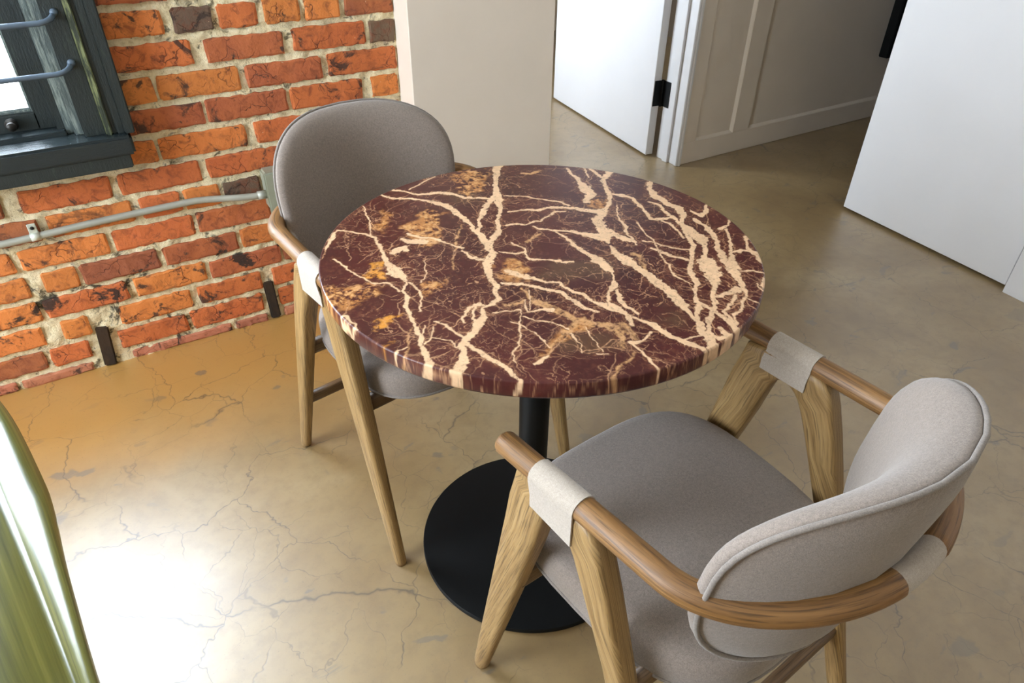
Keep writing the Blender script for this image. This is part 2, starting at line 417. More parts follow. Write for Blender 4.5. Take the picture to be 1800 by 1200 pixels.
# brick wall backing with window opening (mortar face)
WX0, WX1, WZ0, WZ1 = -1.12, 0.02, 0.655, 2.30     # opening in the masonry
wall = struct(merged('wall_back', [(WX1, 0.846, WY+.012, 2.40, 0, CH), (-2.2, WX0, WY+.012, 2.40, 0, CH), (WX0, WX1, WY+.012, 2.40, 0, WZ0), (WX0, WX1, WY+.012, 2.40, WZ1, CH)], M['mortar']))

def mortar_sheet(name, x0, x1, z0, z1, step):
    nx = max(2, int((x1-x0)/step)); nz = max(2, int((z1-z0)/step)); vs = []
    for j in range(nz+1):
        for i in range(nx+1):
            x = x0+(x1-x0)*i/nx; z = z0+(z1-z0)*j/nz
            h = mnoise.fractal(Vector((x*28, 3.1, z*28)), 1.0, 2.0, 4)
            h2 = mnoise.noise(Vector((x*9, 8.0, z*9)))
            vs.append((x, WY+0.0052 - 0.0044*h - 0.0026*h2, z))
    fs = [(j*(nx+1)+i, j*(nx+1)+i+1, (j+1)*(nx+1)+i+1, (j+1)*(nx+1)+i) for j in range(nz) for i in range(nx)]
    return obj(name, mesh(name, vs, fs, True), M['mortar'], wall)
mortar_sheet('mortar', -0.60, 0.0455, 0.0, 0.645, 0.0055)
mortar_sheet('mortar', 0.0455, 0.846, 0.0, 1.12, 0.0055)
mortar_sheet('mortar', -2.1, -0.60, 0.0, 0.645, 0.03)
mortar_sheet('mortar', 0.0455, 0.846, 1.12, 2.0, 0.03)
mortar_sheet('mortar', -2.1, WX0+.0, 0.70, 2.0, 0.03)

TONE = {'o': S(208, 124, 60), 'r': S(196, 104, 56), 'd': S(150, 86, 58), 'b': S(106, 84, 66), 'p': S(186, 118, 88), 'k': S(70, 54, 44), 'm': S(168, 90, 56)}
ROWS = {
 2: [(.091, .222, 'o'), (.250, .342, 'b'), (.360, .454, 'r'), (.476, .569, 'o'), (.588, .682, 'o'), (.700, .840, 'd')],
 3: [(.050, .274, 'r'), (.310, .512, 'm'), (.542, .749, 'r'), (.765, .840, 'b')],
 4: [(.050, .160, 'o'), (.174, .378, 'o'), (.399, .607, 'm'), (.631, .838, 'r')],
 5: [(.060, .264, 'm'), (.276, .494, 'm'), (.510, .720, 'r'), (.756, .836, 'o')],
 6: [(.060, .125, 'o'), (.138, .362, 'o'), (.392, .60, 'r'), (.62, .836, 'o')],
 7: [(-.475, -.262, 'd'), (-.217, -.011, 'r'), (.013, .220, 'r'), (.242, .45, 'r'), (.472, .68, 'r'), (.70, .836, 'o')],
 8: [(-.41, -.202, 'd'), (-.179, .022, 'o'), (.045, .146, 'r'), (.162, .255, 'o'), (.272, .372, 'b'), (.39, .60, 'r'), (.62, .836, 'o')],
 9: [(-.50, -.292, 'o'), (-.270, -.063, 'o'), (-.045, .163, 'r'), (.177, .385, 'm'), (.405, .61, 'r'), (.63, .836, 'r')],
 10: [(-.49, -.283, 'o'), (-.243, -.163, 'o'), (-.149, .047, 'd'), (.065, .271, 'm'), (.287, .49, 'o'), (.51, .72, 'r'), (.74, .836, 'o')],
 11: [(-.49, -.283, 'o'), (-.264, -.059, 'r'), (-.035, .160, 'o'), (.178, .386, 'm'), (.402, .60, 'd'), (.62, .836, 'r')],
 12: [(-.507, -.300, 'o'), (-.247, -.183, 'o'), (-.097, .10, 'o'), (.124, .312, 'r'), (.352, .55, 'r'), (.57, .78, 'o'), (.80, .838, 'r')],
 13: [(-.525, -.319, 'd'), (-.301, -.205, 'r'), (-.121, .067, 'r'), (.085, .302, 'r'), (.36, .57, 'r'), (.59, .80, 'm')],
 14: [(-.62, -.412, 'p'), (-.393, -.215, 'p'), (-.10, .19, 'p'), (.208, .306, 'p'), (.365, .57, 'p'), (.59, .80, 'p')],
}
rb = random.Random(7)
def row_z(k): return 0.896-0.0773*(k-2)
def fill(k, xa, xb):
    x = xa + rb.uniform(-.12, 0); out = []
    while x < xb-.03:
        L = .207 if rb.random() < .85 else .095
        a, b = max(x, xa), min(x+L, xb)
        if b-a > .03: out.append((a, b, rb.choice('oorrrmmdb')))
        x += L+.018
    return out
def brick_mesh(x0, x1, z0, z1, rnd):
    nx, nz = max(6, int((x1-x0)/.0145)+2), 5; hx, hz = (x1-x0)/2, (z1-z0)/2; sd_ = rnd.uniform(0, 50)
    vs, fs = [], []
    for j in range(nz):
        for i in range(nx):
            u = -1+2*i/(nx-1); w = -1+2*j/(nz-1)
            edge = (i in (0, nx-1)) or (j in (0, nz-1))
            jx = rnd.uniform(-.0024, .0024) if i in (0, nx-1) else 0
            jz = rnd.uniform(-.0022, .0022) if j in (0, nz-1) else 0
            if i in (0, nx-1) and j in (0, nz-1): jx -= .002*u; jz -= .002*w
            d = 0.0010 + rnd.uniform(0, .0022) if edge else .0022*mnoise.noise(Vector((u*hx*30, sd_, w*hz*30)))
            # inner loops close to the border keep the face flat
            if i == 1: u = -1+.006/hx
            if i == nx-2: u = 1-.006/hx
            if j == 1: w = -1+.005/hz
            if j == nz-2: w = 1-.005/hz
            vs.append((u*hx+jx, d, w*hz+jz))
    idx = lambda i, j: j*nx+i
    for j in range(nz-1):
        for i in range(nx-1): fs.append((idx(i, j), idx(i+1, j), idx(i+1, j+1), idx(i, j+1)))
    loop = [idx(i, 0) for i in range(nx)]+[idx(nx-1, j) for j in range(1, nz)]+[idx(i, nz-1) for i in range(nx-2, -1, -1)]+[idx(0, j) for j in range(nz-2, 0, -1)]
    b0 = len(vs)
    for q in loop: vs.append((vs[q][0], .03, vs[q][2]))
    n = len(loop)
    for t in range(n): fs.append((loop[t], b0+t, b0+(t+1) % n, loop[(t+1) % n]))
    return mesh('brick', vs, fs, False)
def add_brick(x0, x1, k, tone, h=.0600):
    x0 -= .002; x1 += .002
    z0 = row_z(k)+rb.uniform(-.0015, .0015); z1 = z0+h+rb.uniform(-.002, .002)
    z0 = max(z0, .001)
    o = obj('brick', brick_mesh(x0, x1, z0, z1, rb), M['brick'], wall)
    o.location = ((x0+x1)/2, WY-rb.uniform(.0, .003), (z0+z1)/2)
    c = TONE[tone]; v = rb.uniform(.9, 1.1)
    o.color = (c[0]*v, c[1]*v*rb.uniform(.95, 1.05), c[2]*v, 1.0 if tone in 'bkp' else rb.uniform(.2, .7))
for k in range(-6, 15):
    if k in ROWS:
        lst = list(ROWS[k]); lo = min(a for a, b, c in lst)
        if k >= 7:
            lst += fill(k, -1.55, lo-.018)
    else:
        lst = fill(k, .05, .84)
    for a, b, t in lst:
        if k == 14: add_brick(a, b, k, t)
        else: add_brick(a, b, k, t)
# old timber plugs in the masonry
def plug(name, x0, x1, z0, z1, lean):
    bm_ = box_me(name, -(x1-x0)/2, (x1-x0)/2, 0, .03, 0, z1-z0, .004, 2)
    o = obj(name, bm_, M['oldwood'], wall); o.location = ((x0+x1)/2, WY-.006, z0); o.rotation_euler = (0, lean, 0)
plug('timber_plug', -.186, -.152, .002, .135, .10)
plug('timber_plug', .318, .349, .004, .140, -.02)

# ------------------------------------------------------------------ brick-wall window
win = struct(empty('window_1', (0, 0, 0)))
def wp(name, x0, x1, y0, y1, z0, z1, mat='paint', bev=.003):
    return box(name, x0, x1, y0, y1, z0, z1, M[mat], win, bev, 2)
# right-hand casing built of stepped mouldings, mirrored on the left
for sgn in (1, -1):
    def X(a, b):
        c = WX0+WX1+.03   # mirror axis sum
        return (a, b) if sgn > 0 else (c-b, c-a)
    for nm, a, b, y0, y1, mt in (('casing_back_band', .064, .088, 1.988, 2.06, 'paint'), ('casing_back_band', .046, .066, 2.000, 2.06, 'paint'), ('casing_back_band', .036, .048, 2.004, 2.06, 'paint'), ('casing_bead', .022, .037, 1.998, 2.06, 'paintworn'),
                       ('casing_board', -.026, .024, 2.012, 2.10, 'paint'), ('stop_bead', -.046, -.022, 2.040, 2.16, 'bead'), ('stop_bead', -.062, -.044, 2.060, 2.16, 'bead'),
                       ('jamb', -.080, -.06, 2.072, 2.36, 'paint'), ('sash_stile', -.118, -.078, 2.095, 2.14, 'paint'), ('sash_bead', -.124, -.116, 2.104, 2.13, 'bead')):
        xa, xb = X(a, b)
        z0 = .688 if nm not in ('sash_stile', 'sash_bead') else .70
        wp(nm, xa, xb, y0, y1, z0, 2.32, mt)
WL = WX0+WX1+.03
wp('head_casing', WL-.088, .088, 1.99, 2.06, 2.30, 2.40)
# stool, apron and inner sill
wp('sill', WL-.075, .075, 1.968, 2.40, .640, .688, 'paintsill', .006)
wp('apron', WL-.060, .060, 1.975, 2.06, .606, .642, 'paint', .003)
wp('sill_step', WL+.062, -.062, 2.05, 2.36, .684, .700, 'paintsill', .003)
wp('sash_bottom_rail', WL+.08, -.08, 2.098, 2.137, .70, .742, 'paint')
wp('sash_bead', WL+.12, -.12, 2.104, 2.13, .742, .752, 'bead')
wp('sash_top_rail', WL+.08, -.08, 2.098, 2.137, 2.24, 2.30, 'paint')
wp('sash_meeting_rail', WL+.08, -.08, 2.098, 2.137, 1.46, 1.50, 'paint')
wp('jamb', WL+.06, -.06, 2.06, 2.36, 2.28, 2.32)
box('pane', WL+.12, -.118, 2.116, 2.12, .745, 1.47, M['glass'], win)
box('pane', WL+.12, -.118, 2.116, 2.12, 1.49, 2.25, M['glass'], win)
# sash latch
lt = obj('latch', lathe('latch', [(.002, 0), (.014, 0), (.015, .006), (.006, .009), (.006, .018), (.011, .022), (.010, .030), (.002, .032)], 20), M['brass'], win)
lt.location = (-.172, 2.093, .722); lt.rotation_euler = (PI/2, 0, 0)
# guard bars with cranked flattened ends
for zb in (.850, .960, 1.07, 1.18):
    x1 = -.004; x0 = WL+.004
    path = [(x1, 2.012, zb+.008), (x1-.002, 2.000, zb+.007), (x1-.008, 1.989, zb+.004), (x1-.018, 1.983, zb+.001), (x1-.032, 1.981, zb-.001), (-.3, 1.981, zb-.002)]
    path += [(WL-x, y, z) for x, y, z in reversed(path)]
    br = obj('guard_bar', tube('guard_bar', path, .0062, 12), M['bar'], win)
    for xx in (x1, x0):
        s_ = obj('screw', lathe('screw', [(.001, 0), (.008, 0), (.009, .004), (.004, .007), (.001, .0075)], 14), M['bar'], br)
        s_.location = (xx+.004 if xx == x1 else xx-.004, 2.013, zb+.014); s_.rotation_euler = (PI/2, 0, 0)

# ------------------------------------------------------------------ hall wall with door opening and panelling
HY = 2.402
hall = struct(merged('wall_hall', [(1.35, 1.45, HY, 2.53, 0, CH), (1.45, 2.415, HY, 2.53, 2.08, CH), (2.415, 4.35, HY, 2.53, 0, CH)], M['white']))
def hp(name, x0, x1, z0, z1, y0=2.388, y1=2.404): return box(name, x0, x1, y0, y1, z0, z1, M['white'], hall, .0025, 2)
hp('bottom_rail', 2.435, 4.29, 0, .106)
hp('top_rail', 2.435, 4.29, 1.15, 1.25)
for a, b in ((2.435, 2.521), (2.775, 2.890), (4.20, 4.29)): hp('stile', a, b, .106, 1.15)
def hbead(x0, x1, z0, z1):      # sloped moulding round each sunk panel
    w = .012; y0, y1 = 2.390, 2.4015
    o_ = [(x0, z0), (x1, z0), (x1, z1), (x0, z1)]; i_ = [(x0+w, z0+w), (x1-w, z0+w), (x1-w, z1-w), (x0+w, z1-w)]
    vs = [(x, y0, z) for x, z in o_]+[(x, y1, z) for x, z in i_]+[(x, HY+.002, z) for x, z in o_]
    fs = [(k, (k+1) % 4, 4+(k+1) % 4, 4+k) for k in range(4)]
    obj('panel_moulding', mesh('panel_moulding', vs, fs), M['white'], hall)
hbead(2.521, 2.775, .106, 1.15); hbead(2.890, 4.20, .106, 1.15)

# door 1 : open leaf, jamb, stop, casing, hinge
d1 = struct(empty('door_1', (2.406, 2.548, 0)))
def dp(name, x0, x1, y0, y1, z0, z1, mat='whitedoor', bev=.002, par=None):
    o = box(name, x0-2.406, x1-2.406, y0-2.548, y1-2.548, z0, z1, M[mat], d1 if par is None else par, bev, 1); return o
dp('jamb', 2.412, 2.436, 2.395, 2.535, 0, 2.08)
dp('jamb', 1.43, 1.452, 2.395, 2.535, 0, 2.08)
dp('jamb', 1.43, 2.436, 2.395, 2.535, 2.056, 2.082)
dp('door_stop', 2.400, 2.413, 2.445, 2.482, 0, 2.06)
dp('casing', 2.404, 2.437, 2.380, 2.400, 0, 2.11, bev=.004)
dp('casing', 2.416, 2.432, 2.374, 2.384, 0, 2.11, bev=.004)
dp('casing', 1.375, 1.448, 2.384, 2.402, 0, 2.15, bev=.004)
leaf = obj('door_leaf', box_me('door_leaf', -.046, -.004, .006, 1.06, .010, 2.05, .002), M['whitedoor'], d1)
leaf.rotation_euler = (0, 0, -.134)
for zc in (.315, 1.05, 1.85):
    hg = obj('hinge', lathe('hinge', [(.001, zc-.064), (.0062, zc-.063), (.0065, zc+.063), (.001, zc+.064)], 16), M['black'], d1)
    obj('hinge_plate', box_me('hinge_plate', -.042, 0, .0025, .0058, zc-.06, zc+.06), M['black'], hg).rotation_euler = (0, 0, -.134)
    obj('hinge_plate', box_me('hinge_plate', .0032, .0062, -.052, .0, zc-.06, zc+.06), M['black'], hg)

# door 2 : tall plain leaf on the right and the wall it slides in front of
A2 = Vector((2.712, 1.642)); B2 = Vector((2.648, .905)); d2v = (A2-B2); ang = math.atan2(d2v.x, d2v.y)
d2 = struct(empty('door_2', (B2.x, B2.y, 0), -ang))
obj('door_leaf', box_me('door_leaf', 0, .042, 0, d2v.length, .012, 2.45, .0015), M['whitedoor'], d2)
wr = obj('wall_right', box_me('wall_right', 0, .15, -3.6, 0, 0, CH), M['whitedoor']); wr.location = (2.618, .893, 0); wr.rotation_euler = (0, 0, -ang); struct(wr)

# black wall-hung unit at the end of the hall
bl = empty('wall_unit', (3.83, 2.388, .35)); tag(bl, 'black unit hung on the panelled hall wall, mostly hidden behind the plain white door', 'wall unit')
box('body', 0, .42, -.055, 0, 0, .95, M['black'], bl, .004, 2)
box('door', .015, .405, -.066, -.054, .015, .935, M['black'], bl, .003, 2)

# ------------------------------------------------------------------ pedestal table
TX, TY, TZ, TR = 0.5794, 0.8548, 0.75, 0.3616
VEINS = """
c 116 340 18.2 87 293 12.1 60 254 9.4 40 209 17.8 15 160 7.9 -12 121 8.5 -33 81 11 -54 65 12.1 -71 47 7.9 -81 18 12.7 -104 -4 15.1 -116 -29 12.3 -128 -55 11.5 -126 -73 10.5 -137 -85 10 -143 -104 7.2 -157 -114 9.1 -174 -116 6.7 -187 -136 6.8 -202 -150 15.5 -224 -168 12.4 -246 -181 8.5 -249 -199 10 -261 -216 15.7 -281 -232 16.6 -299 -247 21.2 -306 -256 19.2
c 35 211 13.3 6 189 11.4 -22 158 10.9 -41 138 7 -53 110 6.7 -64 100 7.8 -70 62 9.2 -80 26 10.3
c -170 -109 6.4 -178 -104 5.5 -192 -119 4.4 -201 -134 4.4 -200 -146 6
c -171 -102 4.9 -192 -105 5.5 -211 -122 3 -216 -136 2.9
c -239 -183 7.8 -232 -207 6.6 -229 -228 8.3 -220 -252 8.8 -220 -272 6.6 -217 -289 5.9 -224 -303 2.4
c -226 170 5.4 -230 140 7.8 -237 103 7 -245 68 9.8 -243 46 24.8 -238 22 13.5 -241 4 3.7 -256 -15 4.9 -258 -36 6.3 -271 -58 6.8 -274 -82 5.4 -279 -109 5.8 -284 -133 6.6 -293 -153 6.6 -297 -180 10.8 -300 -188 10.6 -303 -209 9.9 -310 -223 6.2 -310 -237 8.7
c -266 -115 2.5 -278 -129 2.8 -289 -151 2.5
c -258 -125 2.2 -272 -143 2.7 -286 -152 2.6
c -275 227 4.4 -253 212 4.3 -235 187 5.5 -226 170 6.6
c -198 298 2.3 -206 266 2.9 -211 233 2.8 -229 184 2.2
c -276 224 3.6 -292 201 8.5 -313 170 2.8
c -148 325 5.8 -138 302 9.4 -104 280 6.9 -86 259 8.3 -70 231 15.8 -61 199 14 -61 154 10.4 -66 109 6.6 -72 68 10.2 -74 49 7.9
c -120 335 6.2 -85 289 7.9 -46 279 11.6 -29 261 11.2 -18 235 8.6 11 218 6.9 27 206 6.9
c -93 319 4.1 -58 339 5.2 -26 353 4.5
c 303 196 19.2 259 171 9.4 239 129 10.1 214 87 8.1 183 57 12.3 142 31 20.7 130 3 22.2 119 -24 18.4 106 -49 6.1
c 233 255 6.4 220 204 9.1 211 166 20.5 197 127 22.4 171 102 12.7
c 276 235 8.4 265 184 8
c 266 241 4.9 245 196 4.1
c 125 -19 9.9 127 -16 25.1 137 -43 17.3 142 -58 13.6
c 52 31 3.9 54 6 5.6 52 -25 7.6 52 -56 11.7 54 -86 19.8 52 -124 10.6
c 101 -61 5.1 92 -87 16.7 94 -110 23.2 93 -142 16.9 94 -156 15.9 88 -189 17.9 88 -221 20.3 85 -245 21.1 80 -262 14.7 72 -284 8.5 69 -304 7.9 57 -322 11.5 54 -341 10.7 39 -360 10.4 22 -376 12.1
c 30 66 3.5 35 52 5.1 55 36 6.6 80 17 8 92 -8 14.1 111 -27 21.2
c 53 206 4.4 79 186 4.3 101 158 4.3 127 128 5 132 105 4.8
c 22 141 6.4 47 134 6.4 72 119 6.4 102 116 7.4 134 93 9 157 65 16.2 178 55 16.2
c -7 96 6.7 8 91 6.7 21 80 5.2 45 83 5.2 53 78 4.3 74 88 4.7 95 97 5.4 111 90 4.8
c -70 16 3.2 -50 -3 5.8 -34 -7 4.7 -29 3 3.8 -33 25 4.3 -35 34 3.8
c -34 -7 3.1 -40 -28 5.6 -11 -45 5 4 -66 6.2 16 -71 4.3
c -115 -70 4.5 -100 -85 6.7 -91 -87 5.6 -78 -106 8.2 -55 -137 8.9 -51 -167 8.2 -46 -197 6.3 -39 -210 4.9
c -91 -47 11.5 -79 -68 14.3 -67 -82 8.5 -57 -101 5.6 -41 -113 4.4 -44 -128 6.5 -37 -148 6.4 -29 -159 6.2 -26 -179 8.5 -19 -198 12.4 -17 -214 7.4 -8 -234 4.9
c 54 -126 4.5 36 -149 3.1 28 -164 13 11 -176 4.8 -7 -193 3.7 -12 -208 10.8 -9 -204 10 -7 -226 11.6 -6 -240 9.6 -18 -264 6.3
c 25 -178 5.2 7 -202 7.3 6 -221 5.7 10 -244 4.8
g -99 -99 5.3 -100 -120 5.3 -100 -141 9.5 -91 -165 16.7 -88 -180 16.6 -80 -197 9.4 -75 -214 14.1 -64 -232 11.8 -48 -244 11.8 -32 -264 8.6 -45 -274 5.6
c -125 -156 3.4 -105 -162 6 -95 -171 12.5
c -111 -129 2.5 -122 -146 2.6 -125 -156 2.3
c -92 -109 2.4 -103 -133 2 -120 -153 1.7
g -145 -118 2.9 -140 -129 6.1 -122 -131 5.4 -112 -128 3.3
c -169 -134 2.4 -152 -138 2.5 -131 -148 2.9 -137 -160 1.9 -151 -177 2.2 -166 -198 2.9 -180 -220 2.1 -193 -232 2.3 -201 -252 1.6
c -158 -167 2.3 -153 -179 2.7 -149 -195 2.1 -145 -210 2.4 -145 -231 2.2 -146 -248 2.4
c -136 -164 2.7 -132 -177 2.8 -118 -191 3.3 -105 -210 2.8 -100 -221 2.7
c 337 114 9.6 315 95 9.5 301 61 18.8 297 24 16.2 303 -4 16.9 288 -32 11 264 -58 10.4 246 -90 12.2 228 -121 12.1 206 -146 7.1 178 -174 8.9 168 -182 7.6 149 -205 9.8 142 -225 6.6 121 -241 5.7 106 -263 6.4 93 -279 9.7 79 -291 7.6 69 -310 6.9
c 270 -26 7.5 262 -48 6.8 262 -66 14 258 -89 20 254 -112 26.8 242 -136 10.4 219 -161 6.1 205 -172 11.1 204 -182 31.1 190 -202 28 174 -227 22.4 160 -245 8.4 138 -260 7.4 128 -279 7 106 -292 8.3 86 -309 9.1 64 -326 5.1
c 358 -21 6 333 -44 8.5 314 -52 10.5 314 -29 6.1 317 -21 4.1
c 295 -54 7.5 295 -81 10.4 284 -113 11 265 -142 8.5 244 -169 8.6 246 -169 10.2 231 -194 14.4 219 -219 19 208 -240 14.1 198 -261 9.3 187 -283 4.6 162 -299 4.3 140 -313 5.2 125 -315 3.6 111 -335 3.8
c 346 -88 3.6 327 -104 5.8 306 -109 8.3
c 316 -115 5 290 -145 4.7 264 -173 6 245 -195 11.5 229 -218 13.7
c 185 -266 15.1 166 -267 10 140 -267 6.4
c 166 -277 7 145 -292 5.6 121 -301 5.3 113 -319 7.7 103 -338 11.9 97 -356 12.3
c 112 -296 6.8 106 -320 8.9 104 -333 9
c 106 -263 7.6 107 -281 7.4 106 -292 7.1
c 272 41 6.8 282 18 7.9 272 -4 6.9 269 -30 7.3
c 263 -180 6.5 281 -182 8.8 290 -190 10.3 290 -207 18.3 281 -227 10.9
c 328 -150 6.3 300 -174 5.4 294 -186 7.1
c 251 -262 5.7 230 -279 10.8 214 -299 5.3
c 235 105 8.9 249 89 9.7 255 73 7.9 247 44 6.8 237 7 6.7 231 -17 9.9 243 -24 11.5 270 -26 4.6
c 241 -32 5.2 244 -51 4.9 236 -84 4.8 228 -100 3.6
c 213 63 2.9 179 18 3.7 169 -16 5.1 154 -40 4.5 148 -65 5.4 142 -78 4.5
c 198 -15 2.7 189 -31 2.9 181 -69 3.4 167 -104 2.9 149 -139 2.3 143 -157 3.4 129 -190 4.5 129 -207 3.4 133 -222 2.8
c 161 -73 4.2 176 -90 3.5 180 -104 4.1 194 -124 4.1 209 -136 4.8
c 156 -100 4 164 -117 5.9 168 -139 7.1 179 -164 7.7
g 117 -101 9.2 118 -121 12.4 99 -155 4.6
c -1 -246 5.8 5 -264 6.2 10 -277 13.7 10 -297 11.1 15 -318 8.9 21 -334 9.8 29 -351 8.8 31 -363 8.6
c -7 -289 4.2 -25 -297 4.5 -39 -297 5.1 -46 -292 6.7
c -45 -295 4 -46 -315 3.8 -48 -333 4.8 -52 -367 4 -59 -381 2.6 -69 -390 1.9
g -48 -246 13.5 -44 -262 10.5 -47 -279 8.9 -61 -293 7.5
g -55 -312 4.2 -72 -323 4.5 -92 -330 3.6 -112 -343 3.3 -121 -346 2.4 -128 -359 3.1
g -28 -255 12.2 -31 -273 11.6 -35 -291 7.3
c 62 -327 6.8 64 -344 9.3 81 -349 9.5 80 -364 8 67 -369 6
c 83 -329 5.5 83 -343 9.4 93 -364 14
c 46 -341 6.8 53 -363 5.4 67 -369 6.6
c 22 -326 2.9 39 -326 3.9 51 -330 3.2
c 225 -228 3.7 244 -238 4.4 258 -256 3.1
c 176 -295 2.2 180 -308 2.7 187 -318 1.4 213 -289 2.6 225 -270 2.1
c -314 134 2.8 -305 103 3.6 -299 68 3.5 -286 28 3.7 -268 17 3.9 -263 1 3.4 -260 -16 3.2
c -356 -34 4.9 -352 -64 3.6 -356 -80 3.2 -355 -99 2.8 -361 -121 1.7
g -285 -112 1.6 -297 -126 2 -308 -147 2.1 -321 -173 2
c -311 -148 2.5 -321 -149 2.6 -327 -157 2.6 -342 -161 2.8
c -236 2 4.6 -233 -29 3.5 -245 -56 2.6 -258 -77 3
c -185 54 1.9 -200 17 1.9 -221 -7 2.3
c -250 -113 3.6 -242 -129 5.5 -238 -150 4.9 -230 -168 3.8
c -271 -143 2.2 -253 -164 2 -252 -188 2
c -122 54 4 -118 22 7.1 -105 10 8.1 -101 5 12.2
c -172 154 4 -161 128 5.5 -144 118 4.8 -130 86 4.5 -117 63 6.4
c -220 104 12.7 -200 107 19.9 -197 98 11.8
c -189 140 8 -178 122 16.9 -164 114 17.1
g -161 116 13.8 -143 105 17.2
g -131 59 5.5 -99 104 4.5 -79 134 2.9
g -138 49 2.5 -159 6 2.1
g -13 21 5.7 13 34 7.3 24 36 4
g 138 281 8 154 271 9.8 179 274 7.8
c -182 -267 4.4 -170 -265 9.1 -159 -262 4.4
g -157 -259 3.5 -144 -249 3.2 -112 -230 5.2 -93 -220 9.9 -69 -214 12.8
c -77 -232 2.4 -84 -252 1.8 -87 -275 1.8 -89 -289 1.8
c -104 -232 2.3 -106 -261 2 -114 -277 1.4
c -102 -289 2.9 -87 -299 2.5
"""
PATCH = """
o -356 44 -314 38 -286 12 -315 -15 -358 -30 -361 1
y -281 -55 -287 -78 -308 -100 -329 -93
y -351 -119 -327 -123 -335 -136 -352 -138
o -157 188 -97 235 -85 200 -140 108 -176 89 -175 148
o -226 -17 -178 -9 -195 -32 -233 -42
o 14 352 79 338 76 317 29 245 -13 244
y -285 64 -247 90 -270 35 -282 45
o -87 -11 -55 -29 -59 -63 -88 -82 -112 -59
o -102 -220 -62 -205 -63 -224 -127 -251 -180 -269 -180 -264
o -214 213 -164 273 -173 233 -211 169
o 188 107 217 100 188 63 163 88
b -150 -258 -99 -229 -50 -272 -70 -298 -114 -272
b 65 -226 64 -268 64 -307 23 -294
b -32 -50 82 -100 30 -142 -62 -95
b -46 279 4 276 -7 182 -42 227
"""

